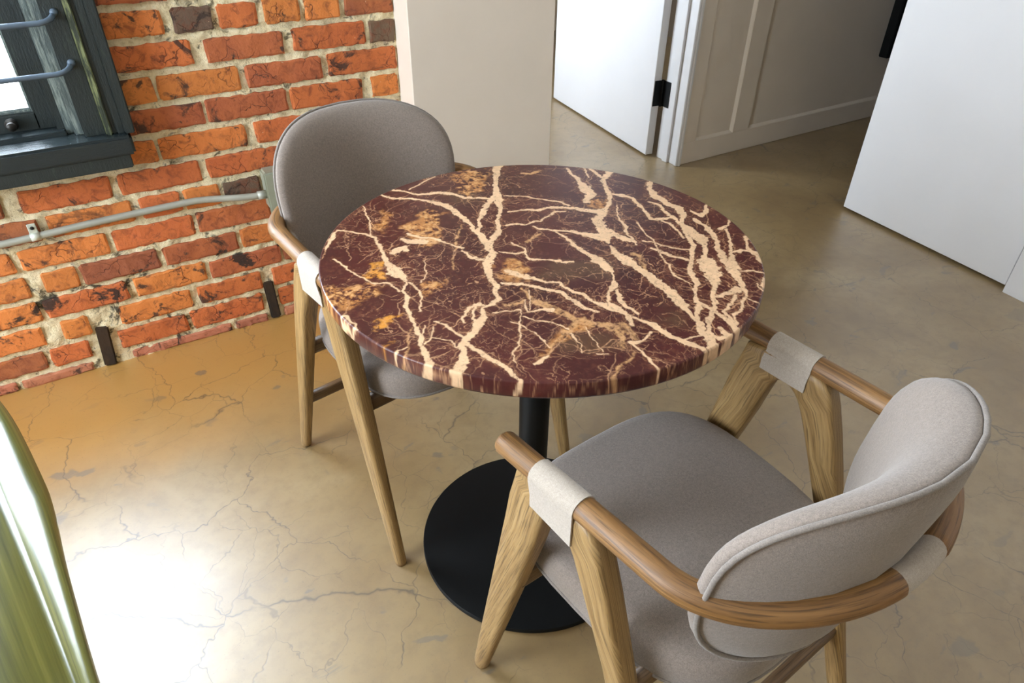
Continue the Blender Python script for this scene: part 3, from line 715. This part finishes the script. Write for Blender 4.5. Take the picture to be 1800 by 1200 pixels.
def stone_raster():
    rng = np.random.default_rng(11)
    px = 0.00075; H = TR+.012; n = int(2*H/px)
    ax = -H + (np.arange(n)+.5)*px
    X, Y = np.meshgrid(ax, ax)
    def vnoise(cell, seed):
        r = np.random.default_rng(seed); k = int(2*H/cell)+3
        t = r.random((k, k)); u = (ax+H)/cell; i = np.floor(u).astype(int); f = u-i; f = f*f*(3-2*f)
        a = t[i][:, i]; b = t[i][:, i+1]; c = t[i+1][:, i]; d = t[i+1][:, i+1]
        fx = f[None, :]; fy = f[:, None]
        return (a*(1-fx)+b*fx)*(1-fy)+(c*(1-fx)+d*fx)*fy
    def fbm(cell, seed, octv=5, gain=.55):
        s = 0; amp = 1; tot = 0
        for o in range(octv):
            s = s+amp*vnoise(max(cell/2**o, px*1.2), seed+o*17); tot += amp; amp *= gain
        return s/tot
    wx = (fbm(.024, 1, 2, .5)-.5)*.007+(fbm(.008, 41, 3, .55)-.5)*.0060; wy = (fbm(.024, 301, 2, .5)-.5)*.007+(fbm(.008, 341, 3, .55)-.5)*.0060
    Xw, Yw = X+wx, Y+wy
    edge = fbm(.006, 77, 3, .7)
    def stroke(mask, pts, gainw=1.0, soft=.0007, amp=1.0):
        for (x0, y0, w0), (x1, y1, w1) in zip(pts[:-1], pts[1:]):
            pad = max(w0, w1)*1.2+.012
            i0 = max(int((min(x0, x1)-pad+H)/px), 0); i1 = min(int((max(x0, x1)+pad+H)/px)+1, n)
            j0 = max(int((min(y0, y1)-pad+H)/px), 0); j1 = min(int((max(y0, y1)+pad+H)/px)+1, n)
            if i1 <= i0 or j1 <= j0: continue
            xs = Xw[j0:j1, i0:i1]; ys = Yw[j0:j1, i0:i1]
            dx, dy = x1-x0, y1-y0; L2 = dx*dx+dy*dy+1e-12
            t = np.clip(((xs-x0)*dx+(ys-y0)*dy)/L2, 0, 1)
            d = np.hypot(xs-x0-t*dx, ys-y0-t*dy)
            hw = (w0+(w1-w0)*t)*.5*gainw*(.45+1.0*edge[j0:j1, i0:i1])
            v = amp*np.clip((hw-d)/soft+.5, 0, 1)
            mask[j0:j1, i0:i1] = np.maximum(mask[j0:j1, i0:i1], v)
    cream = np.zeros((n, n)); gold = np.zeros((n, n)); fine = np.zeros((n, n)); halo = np.zeros((n, n))
    starts = []
    for line in VEINS.strip().splitlines():
        t = line.split(); q = [float(v)/1000 for v in t[1:]]
        pts = [(q[i], q[i+1], q[i+2]) for i in range(0, len(q), 3)]
        if t[0] == 'c': stroke(cream, pts)
        else: stroke(gold, pts, 1.0, .0025, .85)
        stroke(halo, [(a, b, w*2.2+.004) for a, b, w in pts], 1.0, .006, .5)
        for a, b in zip(pts[:-1], pts[1:]):
            starts.append((a, b))
    # thin offshoots leaving the traced veins, and free hairlines
    for k in range(620):
        if k < 430:
            a, b = starts[rng.integers(len(starts))]; u = rng.random()
            x, y = a[0]+(b[0]-a[0])*u, a[1]+(b[1]-a[1])*u
            base = math.atan2(b[1]-a[1], b[0]-a[0]); h = base+rng.choice([-1, 1])*rng.uniform(.3, 1.2)+(PI if rng.random() < .5 else 0)
        else:
            r = TR*math.sqrt(rng.random()); a_ = rng.random()*2*PI; x, y = r*math.cos(a_), r*math.sin(a_)
            h = rng.choice([.55, -.25, 2.2, 1.1])+rng.normal(0, .35)
        L = rng.uniform(.02, .085); w = rng.uniform(.0006, .0019); pts = [(x, y, w)]
        m = rng.integers(4, 9)
        for s in range(m):
            h += rng.normal(0, .38); x += math.cos(h)*L/m; y += math.sin(h)*L/m
            pts.append((x, y, w*(1-.75*(s+1)/m)))
        stroke(fine, pts, 1.15, .0007, rng.uniform(.4, .95))
    # patches
    def inpoly(P):
        ins = np.zeros((n, n), bool); m = len(P)
        for i in range(m):
            (x0, y0), (x1, y1) = P[i], P[(i+1) % m]
            c = ((y0 > Yw2) != (y1 > Yw2)) & (Xw2 < (x1-x0)*(Yw2-y0)/((y1-y0) or 1e-9)+x0)
            ins ^= c
        return ins
    wb1 = (fbm(.018, 2100, 4, .6)-.5)*.05; wb2 = (fbm(.018, 2200, 4, .6)-.5)*.05
    Xw2, Yw2 = X+wx+wb1, Y+wy+wb2
    fo = fbm(.03, 500, 6, .62); fs_ = fbm(.008, 640, 4, .7)
    po = np.zeros((n, n)); pyl = np.zeros((n, n)); pb = np.zeros((n, n))
    for line in PATCH.strip().splitlines():
        t = line.split(); q = [float(v)/1000 for v in t[1:]]
        ins = inpoly([(q[i], q[i+1]) for i in range(0, len(q), 2)])
        (po if t[0] == 'o' else pyl if t[0] == 'y' else pb)[ins] = 1
    def blur(a, k):
        c = np.cumsum(np.pad(a, ((k, k), (0, 0)), 'edge'), 0); a = (c[2*k:]-c[:-2*k])/(2*k)
        c = np.cumsum(np.pad(a, ((0, 0), (k, k)), 'edge'), 1); return (c[:, 2*k:]-c[:, :-2*k])/(2*k)
    po = blur(po, 5); pyl = blur(pyl, 3); pb = blur(pb, 14)
    def C(r, g_, b_): return np.array([lin(r), lin(g_), lin(b_)])
    big = fbm(.09, 900, 5)
    img = C(54, 27, 27)[None, None]*(1-big[..., None])+C(86, 40, 37)[None, None]*big[..., None]
    def over(col, a):
        nonlocal img
        img = img*(1-a[..., None])+col*a[..., None]
    mott = np.clip((fs_-.5)*5, 0, 1)*np.clip((fo-.42)*4, 0, 1)
    over(C(124, 78, 58), mott*.4)
    over(C(92, 66, 48), np.clip(pb*(fo-.25)*2.2, 0, .7))
    over(C(120, 74, 52), halo*np.clip((fs_-.38)*3.2, 0, 1)*.75)
    over(C(178, 120, 68), po*np.clip((fs_*.65+fo*.35-.40)*8, 0, .88)); over(C(206, 158, 104), po*np.clip((fs_-.56)*10, 0, .8))
    over(C(206, 140, 58), pyl*np.clip((fs_-.33)*6, 0, .95))
    over(C(206, 158, 108), gold*np.clip(.35+(fs_-.35)*3, 0, 1))
    def web(cell, seed, t, region, amp):
        w_ = fbm(cell, seed, 4, .55); return amp*np.clip((t-np.abs(w_-.5))/(t*.6), 0, 1)*region
    reg1 = np.clip((fbm(.07, 1200, 3)-.46)*7, 0, 1); reg2 = np.clip((fbm(.06, 1300, 3)-.44)*7, 0, 1); nearv = np.clip(halo*2, 0, 1)
    fine = np.maximum(fine, web(.030, 1400, .0075, np.maximum(reg1, nearv*.8), .75))
    fine = np.maximum(fine, web(.018, 1500, .0075, np.maximum(reg2*.8, nearv), .7))
    fine = np.maximum(fine, web(.045, 1600, .0055, reg2, .8))
    over(C(206, 158, 118), fine*.85)
    isl = np.clip((.016-np.abs(fbm(.011, 1700, 3, .6)-.5))/.010, 0, 1)*np.clip((fbm(.03, 1800, 3)-.42)*6, 0, 1)
    cream = cream*(1-.75*isl)
    cc = C(220, 182, 144)[None, None]*(.82+.36*(fo[..., None]))
    img = img*(1-cream[..., None])+cc*cream[..., None]
    pit = (fs_ > .70) & (cream > .5)
    img[pit] *= .72
    return img, H, px, n
def table_top():
    img, H, px, n = stone_raster()
    K = 620
    s = np.linspace(-1, 1, K+1); U, V = np.meshgrid(s, s)
    r = np.maximum(np.abs(U), np.abs(V)); d = np.hypot(U, V)+1e-12
    # concentric square-to-disc map
    phi = np.where(np.abs(U) >= np.abs(V), (PI/4)*(V/np.where(np.abs(U) < 1e-12, 1, U)), PI/2-(PI/4)*(U/np.where(np.abs(V) < 1e-12, 1, V)))
    rr = np.where(np.abs(U) >= np.abs(V), U, V)
    RT = TR-.0025
    x = rr*np.cos(phi)*RT; y = rr*np.sin(phi)*RT
    co = np.stack([x.ravel(), y.ravel(), np.full(x.size, TZ)], 1)
    id_ = np.arange((K+1)*(K+1)).reshape(K+1, K+1)
    q = np.stack([id_[:-1, :-1], id_[:-1, 1:], id_[1:, 1:], id_[1:, :-1]], -1).reshape(-1, 4)
    loop = np.concatenate([id_[0, :-1], id_[:-1, -1], id_[-1, :0:-1], id_[:0:-1, 0]])
    m = len(loop); rings = [loop]; nb = co.shape[0]; extra = []
    ca = co[loop]; an = np.arctan2(ca[:, 1], ca[:, 0])
    for (R_, z_) in ((TR-.0008, TZ-.0008), (TR, TZ-.0030), (TR, TZ-.012), (TR, TZ-.0225), (TR-.002, TZ-.0265), (TR-.012, TZ-.028), (TR-.2, TZ-.028)):
        extra.append(np.stack([R_*np.cos(an), R_*np.sin(an), np.full(m, z_)], 1)); rings.append(nb+np.arange(m)); nb += m
    co = np.concatenate([co]+extra)
    qs = [q]
    for a, b in zip(rings[:-1], rings[1:]):
        a2, b2 = np.roll(a, -1), np.roll(b, -1); qs.append(np.stack([a, b, b2, a2], 1))
    Q = np.concatenate(qs).astype(np.int32)
    me = bpy.data.meshes.new('table_top')
    me.vertices.add(len(co)); me.vertices.foreach_set('co', co.astype(np.float32).ravel())
    me.loops.add(Q.size); me.loops.foreach_set('vertex_index', Q.ravel())
    me.polygons.add(len(Q)); me.polygons.foreach_set('loop_start', np.arange(0, Q.size, 4, dtype=np.int32))
    me.update(calc_edges=True)
    at = me.color_attributes.new('Stone', 'FLOAT_COLOR', 'POINT')
    ii = np.clip(((co[:, 0]+H)/px-.5), 0, n-1.001); jj = np.clip(((co[:, 1]+H)/px-.5), 0, n-1.001)
    # the rim carries on the pattern of the top, drawn down the edge
    drop = (TZ-co[:, 2]); rad = np.hypot(co[:, 0], co[:, 1])+1e-9
    k = np.where(drop > 0, (TR-.003-np.minimum(drop, .03)*.2)/rad, 1.0)
    ii = np.clip(((co[:, 0]*k+H)/px-.5), 0, n-1.001); jj = np.clip(((co[:, 1]*k+H)/px-.5), 0, n-1.001)
    i0 = ii.astype(int); j0 = jj.astype(int); fx = (ii-i0)[:, None]; fy = (jj-j0)[:, None]
    c = (img[j0, i0]*(1-fx)+img[j0, i0+1]*fx)*(1-fy)+(img[j0+1, i0]*(1-fx)+img[j0+1, i0+1]*fx)*fy
    rgba = np.concatenate([c, np.ones((len(c), 1))], 1).astype(np.float32)
    at.data.foreach_set('color', rgba.ravel())
    me.polygons.foreach_set('use_smooth', np.ones(len(Q), bool))
    me.validate(); me.update()
    recalc(me) if me.polygons[0].normal.z < 0 else None
    return me
tb = empty('pedestal_table', (TX, TY, 0)); tag(tb, 'round bistro table with a burgundy cream-veined marble top on a black pedestal', 'table')
obj('table_top', table_top(), M['stone'], tb)
obj('column', lathe('column', [(.029, .012), (.0298, .30), (.0305, .720)], 48), M['black'], tb)
obj('collar', lathe('collar', [(.11, .708), (.112, .712), (.112, .7218), (.02, .7218)], 48), M['black'], tb)
obj('base_plate', autosmooth(obj('tmp', lathe('base_plate', [(.241, 0), (.2436, .002), (.2437, .0095), (.2420, .012), (.05, .0125), (.034, .0145), (.03, .0148)], 128), M['black'])).data, None, tb)
bpy.data.objects.remove(bpy.data.objects['tmp'])

# ------------------------------------------------------------------ dining chairs
def rail_path(sx):
    h, k, wt, yt, ws, ys, d, n_ = .657, .032, .240, .182, .228, -.084, .156, 1.90
    pts = []
    for s in np.linspace(0, 1, 12): pts.append((wt+(ws-wt)*s, yt+(ys-yt)*s))
    for a in np.linspace(0, PI/2, 34)[1:]:
        c, si = max(math.cos(a), 0), math.sin(a)
        pts.append((ws*c**(2/n_), ys-d*si**(2/n_)))
    return [Vector((x*sx, y, h+k*(.171-y))) for x, y in pts]
def ring_rect(cy, cz, ey, ez, hl, hx, cx, ex):
    # rounded rectangle ring: long axis e in the y-z plane, short axis along x
    out = []
    for k in range(16):
        a = 2*PI*(k+.5)/16; c, s = math.cos(a), math.sin(a)
        u = math.copysign(abs(c)**(2/ex), c); v = math.copysign(abs(s)**(2/ex), s)
        out.append((cx+hx*v, cy+ey*hl*u, cz+ez*hl*u))
    return out
def leg_rings(st, side, sx, flip, zf):
    rings = []
    for (oy, oz, iy, iz) in st:
        cy, cz = (oy+iy)/2, (oz+iz)/2; L = math.hypot(oy-iy, oz-iz); ey, ez = (oy-iy)/L, (oz-iz)/L
        t = min(1, max(0, cz/.55))
        hx = .0115+.0055*t; ex = 2.4+3.2*t
        cx = side*sx*(zf+(.2315-zf)*t)
        rings.append(ring_rect(cy, cz, ey, ez, L/2, hx, cx, ex))
    return rings
fo_ = lambda z: .279-.195*z
fi_ = lambda z: .246-.262*z
ro_ = lambda z: -.227+.345*z
ri_ = lambda z: -.196+.372*z
FRONT = [(fo_(z)-(.004 if z < .01 else 0), z, fi_(z)+(.004 if z < .01 else 0), z) for z in (0, .012, .06, .12, .2, .28, .36, .44, .52)] + [
    (fo_(.575), .58, .0985, .572), (.1555, .622, .0935, .592), (.1500, .646, .0880, .604), (.124, .652, .0815, .6105), (.098, .653, .0755, .6135), (.072, .654, .069, .6145)]
REAR = [(ro_(z)+(.004 if z < .01 else 0), z, ri_(z)-(.004 if z < .01 else 0), z) for z in (0, .012, .06, .12, .2, .28, .36, .44)] + [
    (ro_(.51), .51, .004, .522), (ro_(.565), .565, .0215, .560), (-.014, .612, .0335, .583), (.001, .645, .0425, .597), (.018, .654, .0505, .6055), (.045, .655, .0600, .6120), (.072, .6545, .069, .6145)]
def chair(label, origin, adeg, sx, cush):
    t = empty('dining_chair', (origin[0], origin[1], 0), math.radians(adeg-90)); tag(t, label, 'chair', 'upholstered oak dining chairs')
    for side in (-1, 1):
        obj('leg', loft('leg', leg_rings(FRONT, side, sx, 1, .2385)), M['oak'], t)
        obj('leg', loft('leg', leg_rings(REAR, side, sx, 1, .229)), M['oak'], t)
    half = rail_path(sx)
    cut = max(i for i, p in enumerate(half) if p.x > .036)
    Lh = half[:cut+1]
    obj('arm_rail', tube('arm_rail', [Vector((-p.x, p.y, p.z)) for p in Lh], .0172, 18, flat=.95), M['rail'], t)
    obj('arm_rail', tube('arm_rail', Lh, .0172, 18, flat=.95), M['rail'], t)
    mid = half[cut-1:] + [Vector((-p.x, p.y, p.z)) for p in half[cut-1:-1][::-1]]
    st = obj('rail_strap', tube('rail_strap', mid, .0158, 18, round_ends=False), M['wrap'], t); st['label'] = 'pale felt strap round the back rail'
    # felt wraps over the arms, hanging down both faces of the frame
    for side in (-1, 1):
        rings = []
        for y in np.linspace(.034, .114, 9):
            f = (.182-y)/(.182+.084); xc = (.240+(.228-.240)*f)*sx; zc = .657+.032*(.171-y)
            zo = .606-.12*(y-.074)*-1*0.6 if False else .604+.0*(y); zi = .628
            ring = []
            R_ = .0187
            cxl = .2315*sx
            outer = [(cxl+.0196, zo), (cxl+.0200, .625), (xc+R_*.98, zc-.006)]
            arc = [(xc+R_*math.cos(a), zc+R_*math.sin(a)) for a in np.linspace(.05, PI-.05, 9)]
            inner = [(xc-R_*.98, zc-.006), (cxl-.0204, .640), (cxl-.0200, zi-.008)]
            prof = outer+arc+inner
            ring = [(side*px_, y, pz_) for px_, pz_ in prof]
            thin = []
            for (px_, pz_) in reversed(prof):
                cx_ = xc if pz_ > .64 else cxl
                thin.append((side*(px_-math.copysign(.0022, px_-cx_)), y, pz_-(.0022 if pz_ > zc else 0)))
            rings.append(ring+thin)
        o = obj('arm_wrap', loft('arm_wrap', rings), M['wrap'], t); autosmooth(o, 50); o['label'] = 'pale felt wrap stitched over the armrest'
    # cushions
    W, Hh, zc0, NE, TP = .1985*sx, .160, .677, 3.0, .03
    def cy_(x, z): return -.2073+2.43*x*x/(sx*sx)-.144*(z-.676)
    ox, oy, oa = cush
    def pl(x, y, z):
        c, s = math.cos(oa), math.sin(oa)
        return (ox+c*x-s*y, oy+s*x+c*y, z)
    def se(th, n_):
        c, s = math.cos(th), math.sin(th)
        return math.copysign(abs(c)**(2/n_), c), math.copysign(abs(s)**(2/n_), s)
    NT = 56
    rows = []
    prof = [(0, 1)]+[(r, 1) for r in (.25, .5, .68, .8, .88, .94, .975, .995)]+[(1.006, 0)]+[(r, -1) for r in (.995, .975, .94, .88, .8, .68, .5, .25)]+[(0.0, -1)]
    rings = []
    for r, f in prof:
        ring = []
        for k in range(NT):
            u, v = se(2*PI*k/NT, NE)
            q = max(r, .02)
            x = W*u*q; z = zc0+Hh*v*q; x *= 1+TP*v*q
            dep = (.050*(1-min(r, 1)**4.0)**.5 if f > 0 else -.015*(1-min(r, 1)**7)**.5 if f < 0 else 0)
            ring.append(pl(x, cy_(x, z)+dep, z))
        rings.append(ring)
    bc = obj('backrest', loft('backrest', rings), M['fabric'], t)
    loop = []; loop2 = []
    for k in range(NT):
        u, v = se(2*PI*k/NT, NE); x = W*u*1.004*(1+TP*v); z = zc0+Hh*v*1.004
        loop.append(Vector(pl(x, cy_(x, z)-.0055, z)))
    obj('piping', tube('piping', loop, .0032, 8, closed=True), M['pipingm'], bc)
    # seat
    sy, sw, sd, n_ = .050, .209*sx, .216, 3.3
    prof = [(.0, .402), (.5, .402), (.93, .404), (.985, .409), (1.0, .418), (1.004, .434), (1.0, .450), (.985, .461), (.955, .468), (.90, .4735), (.8, .477), (.6, .480), (.35, .4815), (.02, .482)]
    rings = []
    for r, z in prof:
        ring = []
        for k in range(NT):
            u, v = se(2*PI*k/NT, n_); q = max(r, .02)
            x = sw*u*q*(1+.045*v-.05*(v < 0)*v*v); y = sy+sd*v*q
            z2 = z + (.006*(y-sy)/sd) - (.005*(1-(x/sw)**2) if z > .47 else 0)
            ring.append((x, y, z2))
        rings.append(ring)
    stt = obj('seat', loft('seat', rings), M['fabric'], t)
    loop = []
    for k in range(NT):
        u, v = se(2*PI*k/NT, n_); x = sw*u*.992*(1+.045*v-.05*(v < 0)*v*v); y = sy+sd*v*.992
        loop.append(Vector((x, y, .411+.006*(y-sy)/sd)))
    obj('piping', tube('piping', loop, .003, 8, closed=True), M['pipingm'], stt)
    # cross rails
    def cross(name, y, z, hy, hz, half_):
        rr = []
        for x in np.linspace(-half_*sx, half_*sx, 7):
            rr.append([(x, y+hy*math.copysign(abs(math.cos(a))**.6, math.cos(a)), z+hz*math.copysign(abs(math.sin(a))**.6, math.sin(a))) for a in [2*PI*(k+.5)/12 for k in range(12)]])
        obj(name, loft(name, rr), M['stretch'], t)
    cross('front_rail', .160, .382, .012, .019, .232)
    cross('rear_rail', -.068, .396, .012, .017, .229)
    cross('stretcher', -.138, .205, .0105, .014, .231)
    return t
chair('upholstered oak armchair standing with its back to the brick wall', (.503, 1.240), -81.1, 1.055, (.0043, -.010, -.0237))
chair('upholstered oak armchair in the foreground, seen from behind', (.595, .406), 95.0, 1.0, (-.031, -.006, .0709))

# ------------------------------------------------------------------ conduit and junction box
cpath = [(-1.6, 2.032, .452), (-.6, 2.032, .450), (-.30, 2.032, .4490), (-.10, 2.032, .4565), (.05, 2.032, .4600), (.15, 2.031, .4615), (.20, 2.030, .4605), (.25, 2.024, .4560), (.30, 2.014, .4520), (.34, 2.008, .4495), (.385, 2.006, .4490)]
def smooth_path(P, n=6):
    P = [Vector(p) for p in P]; out = []
    for i in range(len(P)-1):
        p0, p1, p2, p3 = P[max(i-1, 0)], P[i], P[i+1], P[min(i+2, len(P)-1)]
        for s in range(n):
            t = s/n
            out.append(.5*((2*p1)+(p2-p0)*t+(2*p0-5*p1+4*p2-p3)*t*t+(3*p1-p0-3*p2+p3)*t**3))
    out.append(P[-1]); return out
cn = empty('conduit', (0, 0, 0)); tag(cn, 'grey metal conduit running along the brick wall under the window', 'conduit')
obj('pipe', tube('pipe', smooth_path(cpath), .0095, 16), M['steel'], cn)
obj('connector', tube('connector', [(.352, 2.007, .4492), (.378, 2.006, .449)], .0125, 16, round_ends=False), M['steel'], cn)
sp = obj('pipe_strap', tube('pipe_strap', [(-.226, 2.032, .4517), (-.204, 2.032, .4524)], .0112, 16, round_ends=False), M['strap'], cn)
tabm = obj('strap_tab', box_me('strap_tab', -.225, -.205, 2.030, 2.034, .460, .488, .0015), M['strap'], sp)
scw = obj('screw', lathe('screw', [(.0005, 0), (.0045, 0), (.005, .002), (.001, .003)], 12), M['brass'], sp); scw.location = (-.215, 2.030, .477); scw.rotation_euler = (PI/2, 0, 0)
jb = empty('junction_box', (.43, 2.045, .455)); tag(jb, 'grey-green metal junction box on the bricks beside the far chair back', 'junction box')
box('body', -.052, .052, -.062, 0, -.055, .062, M['boxm'], jb, .006, 3)
box('cover', -.056, .056, -.070, -.060, -.060, .066, M['boxm'], jb, .004, 2)
for sx_ in (-.046, .046):
    s_ = obj('screw', lathe('screw', [(.0005, 0), (.0042, 0), (.0046, .002), (.001, .003)], 12), M['steel'], jb); s_.location = (sx_, -.070, -.05); s_.rotation_euler = (PI/2, 0, 0)

# ------------------------------------------------------------------ potted plant in the left foreground
LEAF = [
((-0.122, 0.29, 0.735), (-0.114, 0.289, 0.735), (-0.112, 0.288, 0.735), (-0.131, 0.292, 0.735)),
((-0.131, 0.346, 0.745), (-0.121, 0.344, 0.746), (-0.121, 0.35, 0.736), (-0.172, 0.346, 0.762)),
((-0.147, 0.431, 0.742), (-0.134, 0.429, 0.744), (-0.136, 0.444, 0.724), (-0.208, 0.418, 0.776)),
((-0.172, 0.558, 0.728), (-0.151, 0.558, 0.73), (-0.152, 0.579, 0.71), (-0.244, 0.534, 0.762)),
((-0.197, 0.679, 0.712), (-0.169, 0.677, 0.714), (-0.164, 0.701, 0.694), (-0.275, 0.645, 0.746)),
((-0.212, 0.751, 0.702), (-0.185, 0.75, 0.704), (-0.176, 0.776, 0.684), (-0.291, 0.712, 0.736)),
((-0.242, 0.901, 0.684), (-0.217, 0.902, 0.686), (-0.209, 0.935, 0.666), (-0.317, 0.849, 0.718)),
((-0.272, 1.03, 0.668), (-0.252, 1.03, 0.670), (-0.244, 1.05, 0.655), (-0.33, 0.98, 0.70)),
((-0.300, 1.14, 0.645), (-0.290, 1.14, 0.646), (-0.285, 1.15, 0.636), (-0.34, 1.11, 0.665)),
((-0.33, 1.22, 0.62), (-0.329, 1.22, 0.62), (-0.328, 1.221, 0.62), (-0.331, 1.219, 0.62))]
PX, PY = -.42, .12
plant = empty('potted_plant', (PX, PY, 0)); tag(plant, 'potted plant with long glossy olive leaves reaching in at the left edge', 'potted plant')
org = Vector((PX, PY, 0))
def leaf_mesh(rows_):
    # rows: midrib, fold, right margin, left margin ; interpolate to a smooth thin blade
    def cr(P, m_):
        return smooth_path(P, m_)
    lines = [cr([r[i] for r in rows_], 5) for i in (3, 0, 1, 2)]
    n_ = len(lines[0]); vs = []; uv = []
    cols = []
    for j in range(n_):
        Lm, Mi, Fo, Om = (lines[c][j] for c in range(4))
        row = [Lm.lerp(Mi, t)+Vector((0, 0, .006*math.sin(t*PI))) for t in (0, .25, .5, .75, .93)]
        row += [Mi]+[Mi.lerp(Fo, t)+Vector((0, 0, .002*math.sin(t*PI))) for t in (.08, .35, .7, 1)]
        row += [Fo.lerp(Om, t)+Vector((.002*math.sin(t*PI), 0, 0.002*math.sin(t*PI))) for t in (.3, .65, 1)]
        cols.append(row)
    nc = len(cols[0]); vs = []; fs = []; uv = []
    for sgn, off in ((1, .0006), (-1, -.0006)):
        for j, row in enumerate(cols):
            for c, v in enumerate(row): vs.append(v-org+Vector((0, 0, off))); uv.append((j*.02, c*.02))
    o2 = n_*nc
    for j in range(n_-1):
        for c in range(nc-1):
            a = j*nc+c; fs.append((a, a+1, a+nc+1, a+nc)); fs.append((o2+a, o2+a+nc, o2+a+nc+1, o2+a+1))
    for j in range(n_-1):
        for c in (0, nc-1):
            a = j*nc+c; fs.append((a, a+nc, o2+a+nc, o2+a))
    return recalc(mesh('leaf', vs, fs, True, uv))
def add_leaf(rows_, base):
    lf = obj('leaf', leaf_mesh(rows_), M['leaf'], plant)
    mids = smooth_path([Vector(r[0])-org-Vector((0, 0, .002)) for r in rows_], 4)
    obj('midrib', tube('midrib', mids, [max(.0006, .0028*(1-i/len(mids))) for i in range(len(mids))], 8), M['leaf'], lf)
    b = Vector(rows_[0][0])-org
    st = smooth_path([Vector(base), Vector(base)*.4+b*.6+Vector((0, 0, .02))-Vector((b.x, b.y, 0))*.25, b], 8)
    obj('stem', tube('stem', st, .006, 10), M['leaf'], plant)
add_leaf(LEAF, (.02, .03, .26))
def xf(rows_, rz, dz, sc_):
    o_ = Vector(rows_[0][0]); R_ = Matrix.Rotation(rz, 4, 'Z'); out = []
    for r in rows_:
        out.append(tuple(tuple(org + Vector((0, 0, o_.z+dz)) + R_ @ (Vector((o_.x-PX, o_.y-PY, 0))*.45 + (Vector(p)-o_)*sc_)) for p in r))
    return out
for rz, dz, s_, bs in ((1.3, -.05, .8, (-.03, .02, .26)), (2.6, .05, .85, (-.02, -.03, .26)), (4.0, -.02, .7, (.02, -.03, .26))):
    add_leaf(xf(LEAF, rz, dz, s_), bs)
low = [tuple((x-.055, y-.085, z-.14) for x, y, z in r) for r in LEAF]
add_leaf([tuple((x*.9-.02, .33+(y-.28)*.42, z) for x, y, z in r) for r in low], (.0, .04, .26))
obj('pot', lathe('pot', [(.10, 0), (.115, .005), (.15, .24), (.158, .25), (.158, .285), (.148, .285), (.142, .25), (.02, .25)], 48), M['pot'], plant)
obj('soil', lathe('soil', [(.01, .262), (.08, .264), (.141, .255), (.141, .251), (.01, .2505)], 40), M['soil'], plant)

# ------------------------------------------------------------------ added fill globes, unseen behind the camera, to brighten the wall side
for i, (x, y, lb) in enumerate(((-1.1, -1.3, 'added globe giving warm fill light, nearest the left wall'), (.3, -1.8, 'added globe giving warm fill light, nearest the middle of the room'))):
    cl = empty('added_fill_globe', (x, y, CH)); tag(cl, lb, 'added fill light', 'added fill globes')
    obj('ceiling_rose', lathe('ceiling_rose', [(.005, -.0), (.05, -.0), (.05, -.012), (.012, -.03), (.005, -.03)], 32), M['black'], cl)
    obj('cable', tube('cable', [(0, 0, -.02), (0, 0, -.62)], .003, 8), M['black'], cl)
    obj('cap', lathe('cap', [(.01, -.60), (.035, -.61), (.045, -.65), (.01, -.655)], 32), M['black'], cl)
    obj('globe', lathe('globe', [(max(.004, .15*math.sin(a)), -.78+.15*math.cos(a)) for a in np.linspace(.05, PI-.05, 20)], 40), M['lamp'], cl)
